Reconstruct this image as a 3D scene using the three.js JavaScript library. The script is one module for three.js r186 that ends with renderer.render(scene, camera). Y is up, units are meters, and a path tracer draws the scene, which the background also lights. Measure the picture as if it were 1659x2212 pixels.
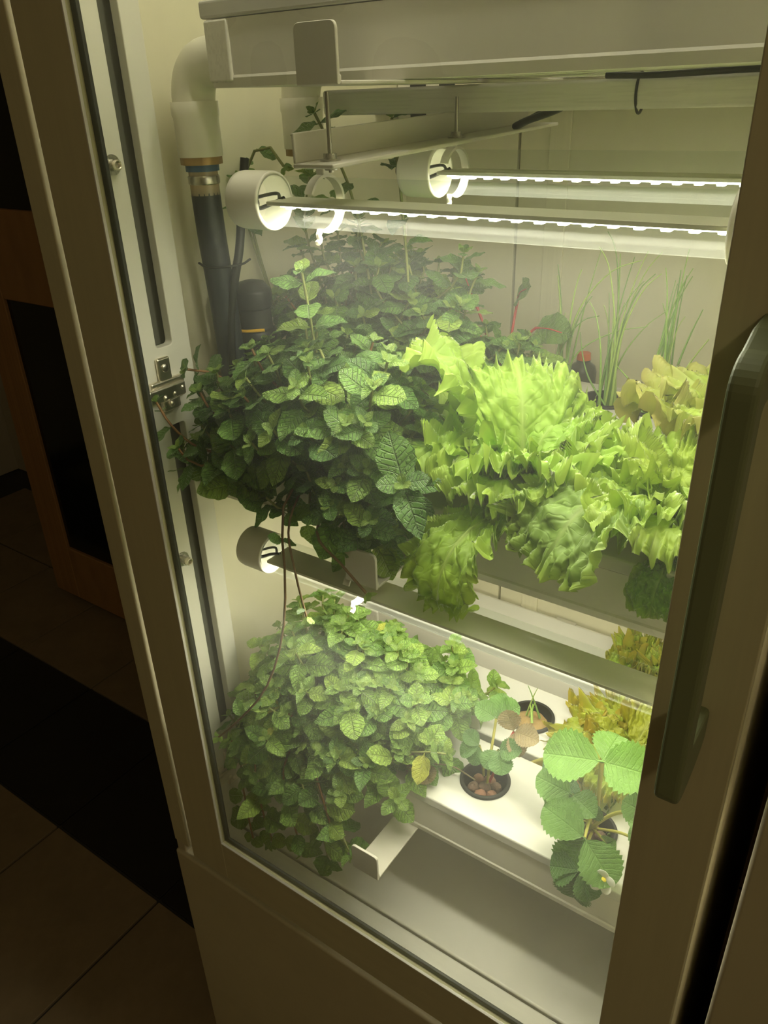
import * as THREE from 'three';
import { RoundedBoxGeometry } from 'three/addons/geometries/RoundedBoxGeometry.js';
import { mergeGeometries } from 'three/addons/utils/BufferGeometryUtils.js';
import { RectAreaLightUniformsLib } from 'three/addons/lights/RectAreaLightUniformsLib.js';

// ---------------------------------------------------------------- camera, light, exposure
const scene = new THREE.Scene();
scene.background = new THREE.Color(0x000000);
const renderer = new THREE.WebGLRenderer({ antialias: true });
renderer.toneMapping = THREE.LinearToneMapping;
renderer.toneMappingExposure = 2.0;
renderer.shadowMap.enabled = true;
RectAreaLightUniformsLib.init();

const H = 1.42;                                             // eye height above the floor; heights below are given from the eye
const camera = new THREE.PerspectiveCamera(66.42, 1659 / 2212, 0.02, 20);
{
  const right = new THREE.Vector3(0.821444, -0.03194, -0.569394);
  const up = new THREE.Vector3(-0.244184, 0.882578, -0.401784);
  const back = new THREE.Vector3(0.515368, 0.46908, 0.717189);
  camera.quaternion.setFromRotationMatrix(new THREE.Matrix4().makeBasis(right, up, back));
  camera.position.set(0, H, 0);
}
scene.add(camera);

const LED_COLOR = new THREE.Color().setRGB(1.0, 0.93, 0.82);
const LAMP_INTENSITY = 20.5;                                  // radiance of the light strips
const ROOM_INTENSITY = 0.40;                                // dim ceiling lamp of the room

// ---------------------------------------------------------------- helpers
function rng(seed) { let a = seed >>> 0; return () => { a = (a + 0x6d2b79f5) >>> 0; let t = a; t = Math.imul(t ^ (t >>> 15), t | 1); t ^= t + Math.imul(t ^ (t >>> 7), t | 61); return ((t ^ (t >>> 14)) >>> 0) / 4294967296; }; }
const V = (x, y, z) => new THREE.Vector3(x, y, z);
const W = (x, y, z) => new THREE.Vector3(x, y + H, z);      // from eye-based height to world
const taken = new Map();
function numbered(name) { const n = taken.get(name) ?? 0; taken.set(name, n + 1); return n ? `${name}_${String(n).padStart(3, '0')}` : name; }
function lit(o) { o.castShadow = true; o.receiveShadow = true; return o; }
function part(name, geo, mat, parent, pos) { const m = lit(new THREE.Mesh(geo, mat)); m.name = name; if (pos) m.position.copy(pos); parent.add(m); return m; }
function thing(name, label, category, pos, group) {
  const o = new THREE.Group(); o.name = numbered(name); o.position.copy(pos ?? V(0, 0, 0)); o.userData = { label, category };
  if (group) o.userData.group = group; scene.add(o); return o;
}
function solo(name, label, category, geo, mat, pos, group) {
  const m = lit(new THREE.Mesh(geo, mat)); m.name = numbered(name); if (pos) m.position.copy(pos); m.userData = { label, category };
  if (group) m.userData.group = group; scene.add(m); return m;
}
function structure(name, geo, mat, pos, label) { const m = lit(new THREE.Mesh(geo, mat)); m.name = name; if (pos) m.position.copy(pos); m.userData = { kind: 'structure', label, category: name.split('_')[0] }; scene.add(m); return m; }
// box between two corners, in world heights
function span(x0, x1, y0, y1, z0, z1, r = 0.0015) {
  const w = x1 - x0, h = y1 - y0, d = z1 - z0; const rr = Math.min(r, w / 2.1, h / 2.1, d / 2.1);
  const g = r > 0 ? new RoundedBoxGeometry(w, h, d, 2, rr) : new THREE.BoxGeometry(w, h, d);
  g.translate((x0 + x1) / 2, (y0 + y1) / 2, (z0 + z1) / 2); return g;
}
function tube(pts, r, seg = 24, rad = 8) { return new THREE.TubeGeometry(new THREE.CatmullRomCurve3(pts), seg, r, rad, false); }
function cyl(r0, r1, h, seg = 32) { return new THREE.CylinderGeometry(r0, r1, h, seg); }
function clean(g) { const o = g.index ? g.toNonIndexed() : g; for (const k of Object.keys(o.attributes)) if (!['position', 'normal', 'uv'].includes(k)) o.deleteAttribute(k); return o; }
function merge(list) { return mergeGeometries(list.map(clean)); }

// value noise for textures
function noise2(seed) {
  const r = rng(seed), n = 64, t = Float32Array.from({ length: n * n }, () => r());
  return (x, y) => { const xi = Math.floor(x), yi = Math.floor(y), fx = x - xi, fy = y - yi, s = (a) => a * a * (3 - 2 * a), g = (i, j) => t[(((j % n) + n) % n) * n + (((i % n) + n) % n)];
    const a = g(xi, yi), b = g(xi + 1, yi), c = g(xi, yi + 1), d = g(xi + 1, yi + 1); return a + (b - a) * s(fx) + (c - a + (a - b - c + d) * s(fx)) * s(fy); };
}
function texture(w, h, fn, srgb) {
  const d = new Uint8Array(w * h * 4);
  for (let j = 0; j < h; j++) for (let i = 0; i < w; i++) { const c = fn((i + 0.5) / w, (j + 0.5) / h); const k = (j * w + i) * 4; for (let q = 0; q < 3; q++) d[k + q] = Math.max(0, Math.min(255, Math.round(255 * (Array.isArray(c) ? c[q] : c)))); d[k + 3] = 255; }
  const t = new THREE.DataTexture(d, w, h); t.magFilter = THREE.LinearFilter; t.wrapS = t.wrapT = THREE.RepeatWrapping; if (srgb) t.colorSpace = THREE.SRGBColorSpace; t.needsUpdate = true; return t;
}
const rgb = (r, g, b) => new THREE.Color().setRGB(r, g, b);
const std = (c, rough = 0.5, extra = {}) => new THREE.MeshStandardMaterial({ color: c, roughness: rough, ...extra });

const nz = noise2(11);
const smudge = texture(256, 256, (u, v) => { const a = 0.5 * nz(u * 8, v * 8) + 0.3 * nz(u * 21, v * 21) + 0.2 * nz(u * 60, v * 60); return 0.90 + 0.10 * a; });
const roughVar = texture(256, 256, (u, v) => 0.75 + 0.25 * nz(u * 16 + 9, v * 16));
const grainTex = texture(256, 256, (u, v) => { const g = nz(u * 40, v * 3) * 0.6 + nz(u * 12, v * 1.5) * 0.4; return 0.72 + 0.28 * g; });
const tileTex = texture(256, 256, (u, v) => { const g = 0.5 * nz(u * 6, v * 6) + 0.3 * nz(u * 18, v * 18) + 0.2 * nz(u * 50, v * 50); return 0.75 + 0.25 * g; });
const steelTex = texture(128, 128, (u, v) => 0.6 + 0.4 * nz(u * 50, v * 4));

// thin dried-water film with specks on the inside of the door glass
const filmTex = texture(512, 512, (u, v) => { const r = 0.80 + 0.14 * nz(u * 14, v * 5) + 0.06 * nz(u * 50, v * 50); const sp = nz(u * 230 + 7, v * 230); return Math.min(1, r + (sp > 0.965 ? 0.25 : 0)); });
// ---------------------------------------------------------------- materials
const M = {
  frame: std(rgb(0.62, 0.57, 0.37), 0.45, { map: smudge }),
  panel: std(rgb(0.60, 0.54, 0.36), 0.5, { map: smudge }),
  carcass: std(rgb(0.60, 0.54, 0.39), 0.5, { map: smudge }),
  inner: std(rgb(0.80, 0.76, 0.57), 0.42, { map: smudge }),
  floorInner: std(rgb(0.80, 0.78, 0.72), 0.32, { map: smudge }),
  post: std(rgb(0.74, 0.72, 0.64), 0.25),
  slot: std(rgb(0.16, 0.16, 0.13), 0.5),
  pvc: std(rgb(0.80, 0.77, 0.69), 0.33, { map: smudge, roughnessMap: roughVar }),
  pvcLid: std(rgb(0.67, 0.655, 0.61), 0.36, { map: smudge, roughnessMap: roughVar }),
  pipe: std(rgb(0.80, 0.77, 0.66), 0.35),
  bracket: std(rgb(0.58, 0.55, 0.48), 0.45),
  white: std(rgb(0.84, 0.80, 0.70), 0.35),
  gasket: std(rgb(0.012, 0.014, 0.010), 0.6),
  black: std(rgb(0.012, 0.013, 0.012), 0.45),
  blackSoft: std(rgb(0.022, 0.022, 0.020), 0.65),
  hose: std(rgb(0.028, 0.034, 0.040), 0.45),
  handle: std(rgb(0.21, 0.24, 0.13), 0.5),
  chrome: std(rgb(0.80, 0.74, 0.64), 0.30, { metalness: 1 }),
  steel: std(rgb(0.62, 0.60, 0.54), 0.3, { metalness: 1, map: steelTex }),
  brass: std(rgb(0.42, 0.26, 0.10), 0.4, { metalness: 0.5 }),
  blue: std(rgb(0.03, 0.10, 0.22), 0.4),
  orange: std(rgb(0.82, 0.16, 0.03), 0.4),
  yellow: std(rgb(0.75, 0.42, 0.02), 0.45),
  bottle: std(rgb(0.06, 0.06, 0.045), 0.35),
  wood: std(rgb(0.55, 0.30, 0.12), 0.5, { map: grainTex }),
  darkGlass: std(rgb(0.010, 0.012, 0.010), 0.12),
  tile: std(rgb(0.36, 0.27, 0.16), 0.55, { map: tileTex }),
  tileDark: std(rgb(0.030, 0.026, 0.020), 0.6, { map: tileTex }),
  grout: std(rgb(0.06, 0.055, 0.045), 0.9),
  wall: std(rgb(0.60, 0.54, 0.42), 0.9),
  ceil: std(rgb(0.70, 0.65, 0.55), 0.9),
  stripBack: std(rgb(0.66, 0.63, 0.50), 0.45, { metalness: 0.2 }),
  clay: std(rgb(0.26, 0.13, 0.08), 0.85),
  clayDark: std(rgb(0.16, 0.10, 0.07), 0.9),
  coir: std(rgb(0.34, 0.22, 0.08), 0.95),
  moss: std(rgb(0.16, 0.17, 0.05), 0.95),
  glass: new THREE.MeshPhysicalMaterial({ color: rgb(0.97, 0.985, 0.92), roughness: 0.145, roughnessMap: filmTex, transmission: 1, thickness: 0, ior: 1.5 }),
  clear: new THREE.MeshPhysicalMaterial({ color: rgb(0.93, 0.95, 0.93), roughness: 0.12, transmission: 1, thickness: 0, ior: 1.49, specularIntensity: 0.22 }),
  hoseClear: new THREE.MeshPhysicalMaterial({ color: rgb(0.75, 0.62, 0.45), roughness: 0.2, transmission: 0.6, thickness: 0, ior: 1.45 }),
  ledWhite: std(rgb(0.9, 0.9, 0.9), 0.4, { emissive: rgb(1.0, 0.97, 0.90), emissiveIntensity: 14 }),
  ledWarm: std(rgb(0.9, 0.8, 0.6), 0.4, { emissive: rgb(1.0, 0.72, 0.30), emissiveIntensity: 16 }),
  ledBand: std(rgb(0.9, 0.9, 0.86), 0.4, { emissive: rgb(1.0, 0.97, 0.90), emissiveIntensity: 9 }),
};
// ---------------------------------------------------------------- the room
{
  const X0 = -3.2, X1 = 1.9, Z0 = -1.66, Z1 = 2.3, T = 0.12, top = 2.6;
  const floor = structure('floor', span(X0 - T, X1 + T, -0.14, -0.006, Z0 - T, Z1 + T, 0), M.grout, null, 'tiled room floor with dark joints');
  // square tiles, one dark row running beside the cabinet
  const S = 0.333, gx = -0.997, gz = -0.56, tg = new RoundedBoxGeometry(S - 0.006, 0.012, S - 0.006, 1, 0.0015);
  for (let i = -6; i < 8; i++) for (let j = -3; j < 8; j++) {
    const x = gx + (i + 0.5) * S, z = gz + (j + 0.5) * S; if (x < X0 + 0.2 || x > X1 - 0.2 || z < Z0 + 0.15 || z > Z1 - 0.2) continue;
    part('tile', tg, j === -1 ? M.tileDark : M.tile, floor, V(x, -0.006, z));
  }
  structure('ceiling', span(X0 - T, X1 + T, top, top + T, Z0 - T, Z1 + T, 0), M.ceil, null, 'plain ceiling');
  structure('wall_back', span(X0 - T, X1 + T, 0, top, Z0 - T, Z0, 0), M.wall, null, 'dim wall behind the cabinet');
  structure('wall_front', span(X0 - T, X1 + T, 0, top, Z1, Z1 + T, 0), M.wall, null, 'wall behind the viewer');
  structure('wall_left', span(X0 - T, X0, 0, top, Z0, Z1, 0), M.wall, null, 'wall at the left end of the room');
  structure('wall_right', span(X1, X1 + T, 0, top, Z0, Z1, 0), M.wall, null, 'wall at the right end of the room');
  // dim ceiling lamp over the viewer
  const l = thing('ceiling_lamp', 'small round ceiling lamp above the viewer', 'lamp', V(1.0, 2.6, 0.7));
  part('base', cyl(0.09, 0.09, 0.03), M.white, l, V(0, -0.015, 0));
  part('shade', new THREE.SphereGeometry(0.08, 24, 12, 0, Math.PI * 2, Math.PI / 2, Math.PI / 2), std(rgb(0.9, 0.8, 0.6), 0.5, { emissive: rgb(1, 0.72, 0.35), emissiveIntensity: 0.4 }), l, V(0, -0.03, 0));
  const pl = new THREE.PointLight(rgb(1, 0.86, 0.52), ROOM_INTENSITY, 0, 2); pl.position.set(0, -0.16, 0); pl.castShadow = true; pl.shadow.radius = 4; l.add(pl);
}
// glazed wooden display cabinet in the dark
{
  const c = thing('display_cabinet', 'brown wooden cabinet with dark glass panes in the dark background', 'cabinet', V(0, 0, 0));
  const x0 = -2.158, x1 = -1.05, z = -1.14, zb = -1.55, top = 2.05;
  part('body', merge([span(x0, x1, 0.02, top, zb, zb + 0.02), span(x0, x0 + 0.02, 0.02, top, zb, z - 0.022), span(x1 - 0.02, x1, 0.02, top, zb, z - 0.022), span(x0, x1, 0.02, 0.05, zb, z - 0.022), span(x0, x1, top - 0.03, top, zb, z - 0.022), span(x0 + 0.03, x1 - 0.03, 0, 0.02, zb + 0.03, z - 0.06)]), M.wood, c);
  const st = (a, b, d, e) => span(a, b, d, e, z - 0.022, z, 0.004);
  part('stile', st(x0, x0 + 0.118, 0.022, top), M.wood, c); part('stile', st(x1 - 0.118, x1, 0.022, top), M.wood, c);
  part('rail', st(x0 + 0.118, x1 - 0.118, 0.022, H - 1.21), M.wood, c); part('rail', st(x0 + 0.118, x1 - 0.118, H - 0.443, H - 0.214), M.wood, c); part('rail', st(x0 + 0.118, x1 - 0.118, top - 0.12, top), M.wood, c);
  part('pane', span(x0 + 0.11, x1 - 0.11, H - 1.21, H - 0.443, z - 0.016, z - 0.010, 0), M.darkGlass, c);
  part('pane', span(x0 + 0.11, x1 - 0.11, H - 0.214, top - 0.12, z - 0.016, z - 0.010, 0), M.darkGlass, c);
}
// neighbour of the cabinet, on the right
{
  const n = thing('tall_cupboard', 'plain beige tall cupboard right of the door handle', 'cupboard', V(0, 0, 0));
  part('body', span(-0.012, 0.55, 0.0, 2.25, -1.05, -0.455, 0.003), M.carcass, n);
  part('front_panel', span(-0.012, 0.55, 0.004, 2.25, -0.454, -0.434, 0.004), M.panel, n);
}
// ---------------------------------------------------------------- the grow cabinet
{
  const cab = thing('grow_cabinet', 'beige grow cabinet with a framed glass door, lit from inside', 'cabinet', V(0, 0, 0));
  const y = (v) => v + H;
  const XL = -0.694, XR = -0.0185, ZF = -0.437, ZB = -1.042, TOP = 0.45;
  part('side_panel', span(XL, -0.676, 0, y(TOP), ZB, ZF, 0.002), M.carcass, cab);
  part('front_edge', span(-0.6935, -0.6650, y(-0.908), y(TOP), -0.455, ZF + 0.002, 0.002), M.frame, cab);
  part('side_panel', span(-0.05, -0.034, 0, y(TOP), ZB, -0.456, 0.002), M.carcass, cab);
  part('roof_panel', span(-0.676, -0.05, y(0.43), y(TOP), ZB, -0.456, 0.001), M.inner, cab);
  part('side_lining', span(-0.6755, -0.6725, y(-0.90), y(0.43), -1.02, -0.553, 0), M.inner, cab);
  part('side_lining', span(-0.0535, -0.0505, y(-0.90), y(0.43), -1.02, -0.456, 0), M.inner, cab);
  // back in two sheets with an open joint, and a shallow vertical fold
  part('back_panel', span(-0.676, -0.4975, y(-0.90), y(0.43), -1.032, -1.02, 0.001), M.inner, cab);
  part('back_panel', span(-0.4935, -0.05, y(-0.90), y(0.43), -1.032, -1.02, 0.001), M.inner, cab);
  part('back_panel', span(-0.676, -0.05, 0, y(TOP), ZB, -1.0335, 0), M.carcass, cab);
  part('back_strip', span(-0.452, -0.424, y(-0.90), y(0.43), -1.0195, -1.016, 0.001), M.inner, cab);
  // floor of the growing space: front sill and floor sheet with a groove between
  part('sill', span(-0.676, -0.05, y(-0.92), y(-0.90), -0.497, -0.456, 0.003), M.floorInner, cab);
  part('floor_sheet', span(-0.676, -0.05, y(-0.92), y(-0.901), -1.02, -0.5005, 0.003), M.floorInner, cab);
  part('base_panel', span(-0.676, -0.05, y(-0.94), y(-0.921), ZB, -0.456, 0), M.carcass, cab);
  // plastic post with long slots behind the door edge
  {
    const s = new THREE.Shape(); const rect = (p, a, b, c, d, r) => { p.moveTo(a + r, c); p.lineTo(b - r, c); p.quadraticCurveTo(b, c, b, c + r); p.lineTo(b, d - r); p.quadraticCurveTo(b, d, b - r, d); p.lineTo(a + r, d); p.quadraticCurveTo(a, d, a, d - r); p.lineTo(a, c + r); p.quadraticCurveTo(a, c, a + r, c); };
    rect(s, 0.458, 0.553, y(-0.899), y(0.429), 0.001);
    for (const [a, b] of [[-0.74, -0.305], [-0.222, 0.42]]) { const h = new THREE.Path(); rect(h, 0.508, 0.5315, y(a), y(b), 0.006); s.holes.push(h); }
    const g = new THREE.ExtrudeGeometry(s, { depth: 0.009, bevelEnabled: true, bevelSize: 0.001, bevelThickness: 0.001, bevelSegments: 2, curveSegments: 6 });
    g.rotateY(Math.PI / 2); g.translate(-0.655, 0, 0);
    part('hinge_post', g, M.post, cab);
    part('post_back', span(-0.6755, -0.6665, y(-0.899), y(0.429), -0.553, -0.458, 0), M.slot, cab);
    part('post_web', span(-0.6665, -0.656, y(-0.899), y(0.429), -0.5535, -0.5505, 0), M.post, cab);
    part('post_web', span(-0.6665, -0.656, y(-0.899), y(0.429), -0.4605, -0.4575, 0), M.post, cab);
  }
  for (const [v, len] of [[-0.047, 0.008], [-0.465, 0.012]]) {
    const b = new THREE.Group(); b.name = 'bolt'; b.position.set(-0.645, y(v), -0.4945); b.rotation.z = -Math.PI / 2; cab.add(b);
    part('washer', cyl(0.0088, 0.0088, 0.0014, 28), M.steel, b, V(0, 0.0007, 0));
    part('nut', cyl(0.0058, 0.0058, len * 0.6, 6), M.steel, b, V(0, 0.0014 + len * 0.3, 0));
    part('socket_head', merge([new THREE.LatheGeometry([[0.0022, 0.6], [0.0022, 1], [0.0040, 1], [0.0044, 0.94], [0.0044, 0.5]].map(([r, q]) => new THREE.Vector2(r, q * len + 0.0014)), 24)]), M.chrome, b);
  }
  for (const v of [-0.256, -0.80]) {
    const h = new THREE.Group(); h.name = 'hinge'; h.position.set(-0.645, y(v), -0.512); cab.add(h);
    part('mounting_plate', span(0, 0.006, -0.012, 0.003, -0.022, 0.022, 0.002), M.chrome, h);
    part('mounting_tab', merge([span(0, 0.005, 0.0, 0.026, -0.008, 0.009, 0.0045), span(0.003, 0.0055, -0.03, 0.002, -0.013, 0.012, 0.004)]), M.chrome, h);
    part('screw', new THREE.SphereGeometry(0.0045, 16, 8).scale(0.4, 1, 1), M.steel, h, V(0.0055, 0.015, 0.0005));
    part('hinge_arm', merge([span(0.005, 0.0105, -0.018, -0.002, -0.019, 0.030, 0.003), span(0.004, 0.009, -0.030, -0.017, -0.009, 0.012, 0.003)]), M.chrome, h);
    for (const [dy, dz, r] of [[-0.014, 0.010, 0.0036], [-0.013, -0.003, 0.0032], [-0.022, 0.003, 0.0036], [-0.009, -0.014, 0.0030]]) part('screw', new THREE.SphereGeometry(r, 14, 8), M.chrome, h, V(0.0092, dy, dz));
  }
  part('door_stop', merge([span(-0.152, -0.128, y(-0.8995), y(-0.888), -0.488, -0.470, 0.002)]), M.white, cab);
  part('rubber_bumper', new THREE.SphereGeometry(0.012, 20, 10), std(rgb(0.16, 0.15, 0.12), 0.6), cab, V(-0.112, y(-0.893), -0.478));
  // lower front panel
  part('lower_panel', span(XL, -0.036, 0.03, y(-0.926), -0.455, -0.432, 0.004), M.panel, cab);
  part('plinth', span(XL + 0.01, -0.05, 0.0, 0.029, -0.50, -0.47, 0), M.gasket, cab);
  part('divider', span(XL, -0.036, y(-0.939), y(-0.90), -0.456, -0.450, 0), M.slot, cab);
  // door
  const d = new THREE.Group(); d.name = 'door'; d.position.set(0, 0, 0); cab.add(d);
  const f0 = -0.4415, f1 = -0.430;
  part('stile', span(-0.650, -0.585, y(-0.908), y(0.42), f0, f1, 0.0012), M.frame, d);
  part('stile', span(-0.0915, -0.036, y(-0.908), y(0.42), f0, f1, 0.0012), M.frame, d);
  part('rail', span(-0.5852, -0.0913, y(-0.908), y(-0.84), f0, f1, 0.0012), M.frame, d);
  part('rail', span(-0.5852, -0.0913, y(0.35), y(0.42), f0, f1, 0.0012), M.frame, d);
  part('glazing_bead', merge([span(-0.586, -0.5842, y(-0.84), y(0.35), -0.4325, -0.4294, 0.0004), span(-0.586, -0.09, y(-0.841), y(-0.8391), -0.4325, -0.4294, 0.0004)]), std(rgb(0.75, 0.73, 0.66), 0.4), d);
  part('glass_pane', span(-0.5848, -0.0917, y(-0.8398), y(0.3498), -0.4362, -0.4325, 0), M.glass, d);
  const gw = 0.0075;
  part('gasket', merge([span(-0.585, -0.585 + gw, y(-0.84), y(0.35), -0.4400, -0.4366, 0.0006), span(-0.585, -0.0915, y(-0.84), y(-0.84) + gw, -0.4400, -0.4366, 0.0006), span(-0.585, -0.0915, y(0.35) - gw, y(0.35), -0.4400, -0.4366, 0.0006)]), M.gasket, d);
  { // bow handle
    const s = new THREE.Shape();
    const yt = y(-0.113), yb = y(-0.392), zo = 0.053, t = 0.013;       // z measured out of the door face
    s.moveTo(0, yb + 0.034); s.lineTo(0, yb + 0.016); s.quadraticCurveTo(0.004, yb + 0.010, 0.018, yb + 0.004); s.lineTo(zo - 0.016, yb); s.quadraticCurveTo(zo, yb - 0.001, zo, yb + 0.012);
    s.lineTo(zo, yt - 0.016); s.quadraticCurveTo(zo, yt - 0.002, zo - 0.018, yt); s.lineTo(0.018, yt + 0.006); s.lineTo(0, yt + 0.008); s.lineTo(0, yt - 0.018);
    s.lineTo(zo - t - 0.006, yt - 0.022); s.quadraticCurveTo(zo - t, yt - 0.023, zo - t, yt - 0.03); s.lineTo(zo - t, yb + 0.044); s.quadraticCurveTo(zo - t, yb + 0.037, zo - t - 0.006, yb + 0.036); s.closePath();
    const g = new THREE.ExtrudeGeometry(s, { depth: 0.009, bevelEnabled: true, bevelSize: 0.003, bevelThickness: 0.003, bevelSegments: 3, curveSegments: 8 });
    g.rotateY(-Math.PI / 2); g.translate(-0.0585, 0, f1 + 0.003);
    part('handle', g, M.handle, d);
  }
}

// ---------------------------------------------------------------- hydroponic channels on their brackets
const TIER = { top: 0.0105, mid: -0.391, low: -0.764 };     // underside of the channels
const ROW = [-0.590, -0.713, -0.870];                       // centre lines, front to back
const LID = 0.0625;                                         // height of the lid's face above the underside
const POT_R = 0.0275;
function channel(tier, row, x0, pots, label) {
  const x1 = -0.062, yb = TIER[tier] + H, zc = ROW[row];
  const c = thing('growing_channel', label, 'channel', V(0, yb, zc), 'white growing channels');
  const s = new THREE.Shape([[-0.0545, 0], [0.0545, 0], [0.0555, 0.007], [0.0545, 0.009], [0.055, 0.0488], [0.052, 0.0488], [0.0515, 0.003], [-0.0515, 0.003], [-0.052, 0.0488], [-0.055, 0.0488], [-0.0545, 0.009], [-0.0555, 0.007]].map(([a, b]) => new THREE.Vector2(a, b)));
  const g = new THREE.ExtrudeGeometry(s, { depth: x1 - x0, bevelEnabled: false }); g.rotateY(Math.PI / 2); g.translate(x0, 0, 0);
  part('trough', g, M.pvc, c);
  const l = new THREE.Shape(); const hw = 0.0545;
  l.moveTo(x0 - 0.003, -hw); l.lineTo(x1 + 0.003, -hw); l.lineTo(x1 + 0.003, hw); l.lineTo(x0 - 0.003, hw); l.closePath();
  for (const px of pots) { const h = new THREE.Path(); h.absarc(px, 0, POT_R + 0.0002, 0, Math.PI * 2, true); l.holes.push(h); }
  const lg = new THREE.ExtrudeGeometry(l, { depth: 0.0085, bevelEnabled: true, bevelSize: 0.002, bevelThickness: 0.0022, bevelSegments: 3, curveSegments: 28 }); lg.rotateX(-Math.PI / 2); lg.translate(0, 0.0516, 0);
  part('lid', lg, M.pvcLid, c);
  part('end_cap', span(x0 - 0.002, x0 + 0.024, 0.004, 0.0485, -0.0575, 0.0575, 0.002), M.pvc, c);
  part('end_cap', span(x1 - 0.02, x1 + 0.002, 0.004, 0.0485, -0.0575, 0.0575, 0.002), M.pvc, c);
  return c;
}
channel('top', 0, -0.545, [], 'front growing channel at the very top, above both lit tubes');
channel('top', 1, -0.545, [], 'middle growing channel of the top level, behind the support rail');
channel('top', 2, -0.545, [], 'rear growing channel of the top level, by the back wall');
channel('mid', 0, -0.638, [-0.130, -0.268, -0.42, -0.54], 'front growing channel of the middle level, carrying mint and lettuce');
channel('mid', 1, -0.638, [-0.112, -0.238, -0.42, -0.53], 'middle growing channel of the middle level, behind the green lettuce');
channel('mid', 2, -0.638, [-0.236, -0.296, -0.357, -0.43], 'rear growing channel of the middle level, carrying the chives');
channel('low', 0, -0.628, [-0.168, -0.294, -0.45, -0.55], 'front growing channel of the lowest level, carrying the strawberries');
channel('low', 1, -0.628, [-0.168, -0.294, -0.45], 'middle growing channel of the lowest level, with the seedling pot');
channel('low', 2, -0.628, [-0.205], 'rear growing channel of the lowest level, against the back wall');

function lBracket(tier, zt, label) {
  const o = thing('shelf_bracket', label, 'bracket', V(-0.3695, TIER[tier] + H, 0), 'flat channel brackets');
  const w = 0.017, th = 0.003, hgt = 0.036, r = 0.005;
  part('arm', span(-w, w, -th, -0.0003, -1.016, zt - 0.004, 0.001), M.bracket, o);
  const s = new THREE.Shape(); s.moveTo(-w, 0.001); s.lineTo(w, 0.001); s.lineTo(w, hgt - r); s.quadraticCurveTo(w, hgt, w - r, hgt); s.lineTo(-w + r, hgt); s.quadraticCurveTo(-w, hgt, -w, hgt - r); s.closePath();
  const g = new THREE.ExtrudeGeometry(s, { depth: th - 0.001, bevelEnabled: true, bevelSize: 0.0004, bevelThickness: 0.0005, bevelSegments: 1 }); g.translate(0, -th, zt - th + 0.0005);
  part('lip', g, M.bracket, o);
  const q = new THREE.CylinderGeometry(0.0045, 0.0045, 2 * w, 12, 1, false, 0, Math.PI / 2);
  part('bend', span(-w + 0.0003, w - 0.0003, -th + 0.0002, 0.0035, zt - 0.0058, zt - 0.0008, 0.0015), M.bracket, o);
  return o;
}
lBracket('top', -0.456, 'grey flat bracket with upturned lip under the topmost channel');
lBracket('mid', -0.474, 'grey flat bracket with upturned lip below the hanging mint of the middle level');
lBracket('low', -0.453, 'pale flat bracket with upturned lip under the lowest channel');
// rear beams that carry the brackets
for (const [t, txt] of [['top', 'top'], ['mid', 'middle'], ['low', 'lowest']])
  solo('support_beam', `pale rear beam under the ${txt} level at the back wall`, 'beam', span(-0.672, -0.054, TIER[t] - 0.03 + H, TIER[t] - 0.0035 + H, -1.016, -0.945, 0.002), M.pvc, null, 'rear support beams');
solo('support_rail', 'beige rail under the topmost channel with a cable tied along it', 'rail', span(-0.52, -0.055, -0.0145 + H, 0.0065 + H, -0.664, -0.648, 0.003), M.pvc);
solo('cable_tie', 'black cable tie looped around the beige rail under the top channel', 'cable tie', new THREE.TorusGeometry(0.0135, 0.0011, 8, 40).scale(0.72, 1, 1).rotateY(Math.PI / 2).rotateX(0.1).translate(-0.221, -0.004 + H, -0.656), M.black);
solo('cable', 'black cable lying along the beige rail under the top channel', 'cable', tube([W(-0.245, 0.0085, -0.646), W(-0.21, 0.0075, -0.6455), W(-0.15, 0.0085, -0.6455), W(-0.06, 0.009, -0.646)], 0.0022), M.blackSoft);
solo('cable_loop', 'short black cable loop hanging behind the rail at the top', 'cable', tube([W(-0.27, 0.004, -0.69), W(-0.30, -0.012, -0.70), W(-0.345, -0.024, -0.72), W(-0.36, -0.0285, -0.73), W(-0.352, -0.024, -0.74), W(-0.33, -0.012, -0.75), W(-0.30, 0.004, -0.75)], 0.0032, 30), M.black);

// cross bar hung from threaded rods, carries the upper lamps
{
  const o = thing('cross_bar', 'pale flat bar hanging front to back above the upper lit tubes', 'bar', W(-0.3695, -0.0405, -0.446));
  const g = span(-0.0175, 0.0175, -0.0015, 0.0015, -0.365, 0, 0.001); g.rotateX(0.030);
  part('flat_bar', g, M.bracket, o);
  const fl = span(-0.0180, -0.0155, 0.0012, 0.0205, -0.365, -0.001, 0.001); fl.rotateX(0.030); part('upright_flange', fl, M.bracket, o);
  for (const [dz, top] of [[-0.021, 0.0465], [-0.195, 0.0405]]) {
    const yb = -0.030 * -0.030 * 0 + Math.sin(0.030) * -dz;
    part('threaded_rod', cyl(0.0017, 0.0017, top - yb + 0.004, 12), M.steel, o, V(-0.001, (top + yb) / 2 - 0.004, dz));
    part('nut', cyl(0.0048, 0.0048, 0.0045, 6), M.steel, o, V(-0.001, yb + 0.004, dz)); part('washer', cyl(0.0075, 0.0075, 0.0012, 20), M.steel, o, V(-0.001, yb + 0.0020, dz)); part('nut', cyl(0.0045, 0.0045, 0.003, 6), M.steel, o, V(-0.001, yb - 0.003, dz));
  }
}
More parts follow.
